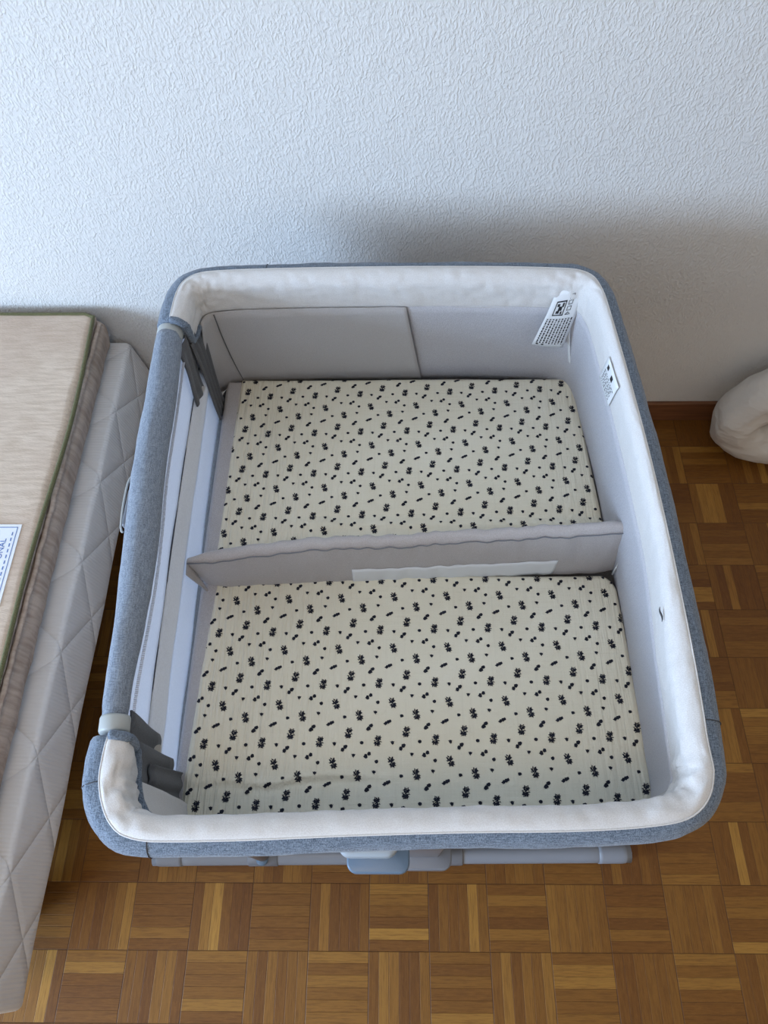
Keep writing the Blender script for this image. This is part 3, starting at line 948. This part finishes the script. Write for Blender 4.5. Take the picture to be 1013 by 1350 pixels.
wm = empty('quilted_mattress', (-1.04, .48, .212), 'white quilted mattress lying under the beige one, left of the crib', 'mattress')
def wside(x, y, z, kind):
    w = nz(x, y, z, 5)*.003
    t = max(0, (z-.232)/.10)
    lean = -.020*max(0, min(1, t))
    near = -.010*max(0, min(1, (.35-y)/.5))
    x2 = x+(lean+w if x > -1.0 else 0)+near*0
    if z < .235: x2 -= .0
    return x2, z+(nz(x, y, 3, 4)*.0006 if z > .3 else 0)
V, Fc = soft_slab(BX0, -.5735, -.200, 1.166, .213, .337, .010, side=wside, n=(40, 120), ns=8)
add('quilted_cover', V, Fc, M_quilt, wm)

tm = empty('wool_mattress', (-1.06, .5, .336), 'beige linen mattress with olive piping on top of the white quilted one', 'mattress')
def tside(x, y, z, kind):
    if x < -.70: return x, z+(nz(x, y, 1, 3)*.004+nz(x, y, 4, 11)*.0015 if z > .4 else 0)
    f = (z-.338)/(.445-.338)
    bul = math.sin(max(0, min(1, f))*math.pi)*.016
    neck = -.009*math.exp(-((f-.80)/.06)**2)
    tuft = -.0035*abs(math.sin((y)*math.pi/.050))**6*math.exp(-((f-.70)/.12)**2)
    w = nz(x*0, y, z*2, 14)*.004+nz(0, y, z, 40)*.0016
    k = min(1, (x+.70)/.06)
    return x+(bul+neck+tuft+w)*k, z+nz(x, y, 1, 3)*.004*(1 if z > .42 else 0)
V, Fc = soft_slab(BX0+.01, -.640, -.175, 1.155, .3395, .445, .012, side=tside, n=(50, 220), ns=16)
cz_ = []
fm = []
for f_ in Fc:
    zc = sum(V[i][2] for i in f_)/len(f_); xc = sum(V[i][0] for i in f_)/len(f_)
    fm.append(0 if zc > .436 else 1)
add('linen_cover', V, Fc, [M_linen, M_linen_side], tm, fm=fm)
def pipe_x(y): return -.6425+.010*math.sin((y-.1)*2.4)+.004*math.sin(y*9)
P = [Vector((pipe_x(y)+.0015, y, .4445+nz(-.64, y, 1, 3)*.004)) for y in lin_sp(-.165, 1.140, 90)]
P += [Vector((x, 1.150, .4440+nz(x, 1.15, 1, 3)*.004)) for x in lin_sp(-.66, -1.5, 40)]
V, Fc = tube(P, .0045, 10); add('piping', V, Fc, M_pipe, tm)
P = [Vector((-.6305+nz(0, y, 1, 30)*.0025, y, .4270+.003*nz(y, 0, 5, 35))) for y in lin_sp(-.15, 1.135, 120)]
V, Fc = tube(P, .0050, 8); add('stitched_roll', V, Fc, M_linen_side, tm)
# maker label
def LP(u, v, h=.0): return Vector((-.672-.085*(1-u), .572-.125*v, .4485+h+nz(-.7, .5, 1, 3)*.004))
LX0, LX1, LY0, LY1 = -.80, -.668, .46, .600
V, Fc = box(LX0, LX1, LY0-.03, LY1, .445, .4478); ml = add('sewn_label', V, Fc, M_label, tm, smooth=False)
VV, FF = join(box(LX0+.006, LX1-.006, LY1-.007, LY1-.0058, .4479, .4483), box(LX1-.0072, LX1-.006, LY0-.024, LY1-.006, .4479, .4483))
def text_mesh(s, size, mat):
    cu = bpy.data.curves.new('t', 'FONT'); cu.body = s; cu.size = size; cu.extrude = .0002
    o = bpy.data.objects.new('t', cu); C.objects.link(o)
    dg = bpy.context.evaluated_depsgraph_get(); me = bpy.data.meshes.new_from_object(o.evaluated_get(dg))
    bpy.data.objects.remove(o); return me
def put_text(s, size, x, y, z, rot, m, parent):
    me = text_mesh(s, size, m); T = Matrix.Translation((x, y, z)) @ Matrix.Rotation(rot, 4, 'Z')
    me.transform(T); V = [v.co.copy() for v in me.vertices]; Fc = [tuple(p.vertices) for p in me.polygons]
    bpy.data.meshes.remove(me)
    return V, Fc
try:
    t1 = put_text('ONAL', .016, LX1-.022, LY1-.075, .4481, R(90), None, None)
    VV, FF = join((VV, FF), t1)
    for k in range(9):
        VV, FF = join((VV, FF), box(LX1-.0145, LX1-.0125, LY1-.024-.012*k, LY1-.017-.012*k, .4479, .4483))
except Exception as ex:
    print('text', ex)
add('label_print', VV, FF, M_blueink, ml, smooth=False)

# ------------------------------------------------------------------ white nursing pillow at the right
pr = empty('nursing_pillow', (1.05, 1.07, 0), 'white cotton curved pillow folded over against the wall, right of the crib', 'pillow')
P = catmull([(1.42, 1.100, .43), (1.22, 1.100, .36), (1.07, 1.095, .272), (.975, 1.085, .208), (.936, 1.072, .145), (.965, 1.066, .090), (1.04, 1.062, .062), (1.2, 1.05, .068), (1.38, 1.05, .068)], .01)
rows = []; L = len(P)
for i, p in enumerate(P):
    t = (P[min(i+1, L-1)]-P[max(i-1, 0)]).normalized(); b = Vector((0, 1, 0)); a = t.cross(b).normalized(); b = a.cross(t)
    e = min(i, L-1-i)/8; k = math.sqrt(max(.03, 1-(1-min(1, e))**2))
    row = []
    for j in range(32):
        th = 2*math.pi*j/32
        w = nz(i*.01, math.cos(th)*.08, math.sin(th)*.08, 18)*.009+abs(nz(i*.004, math.cos(th)*.1, math.sin(th)*.1, 40))*.009
        q = p+a*((.054+w)*k*math.cos(th))+b*((.062+w)*k*math.sin(th))
        q.z = max(q.z, .001); q.y = min(q.y, 1.165)
        row.append(q)
    rows.append(row)
V, Fc = grid(rows, closed_v=True, cap=True)
add('cotton_cover', V, Fc, M_pillow, pr)
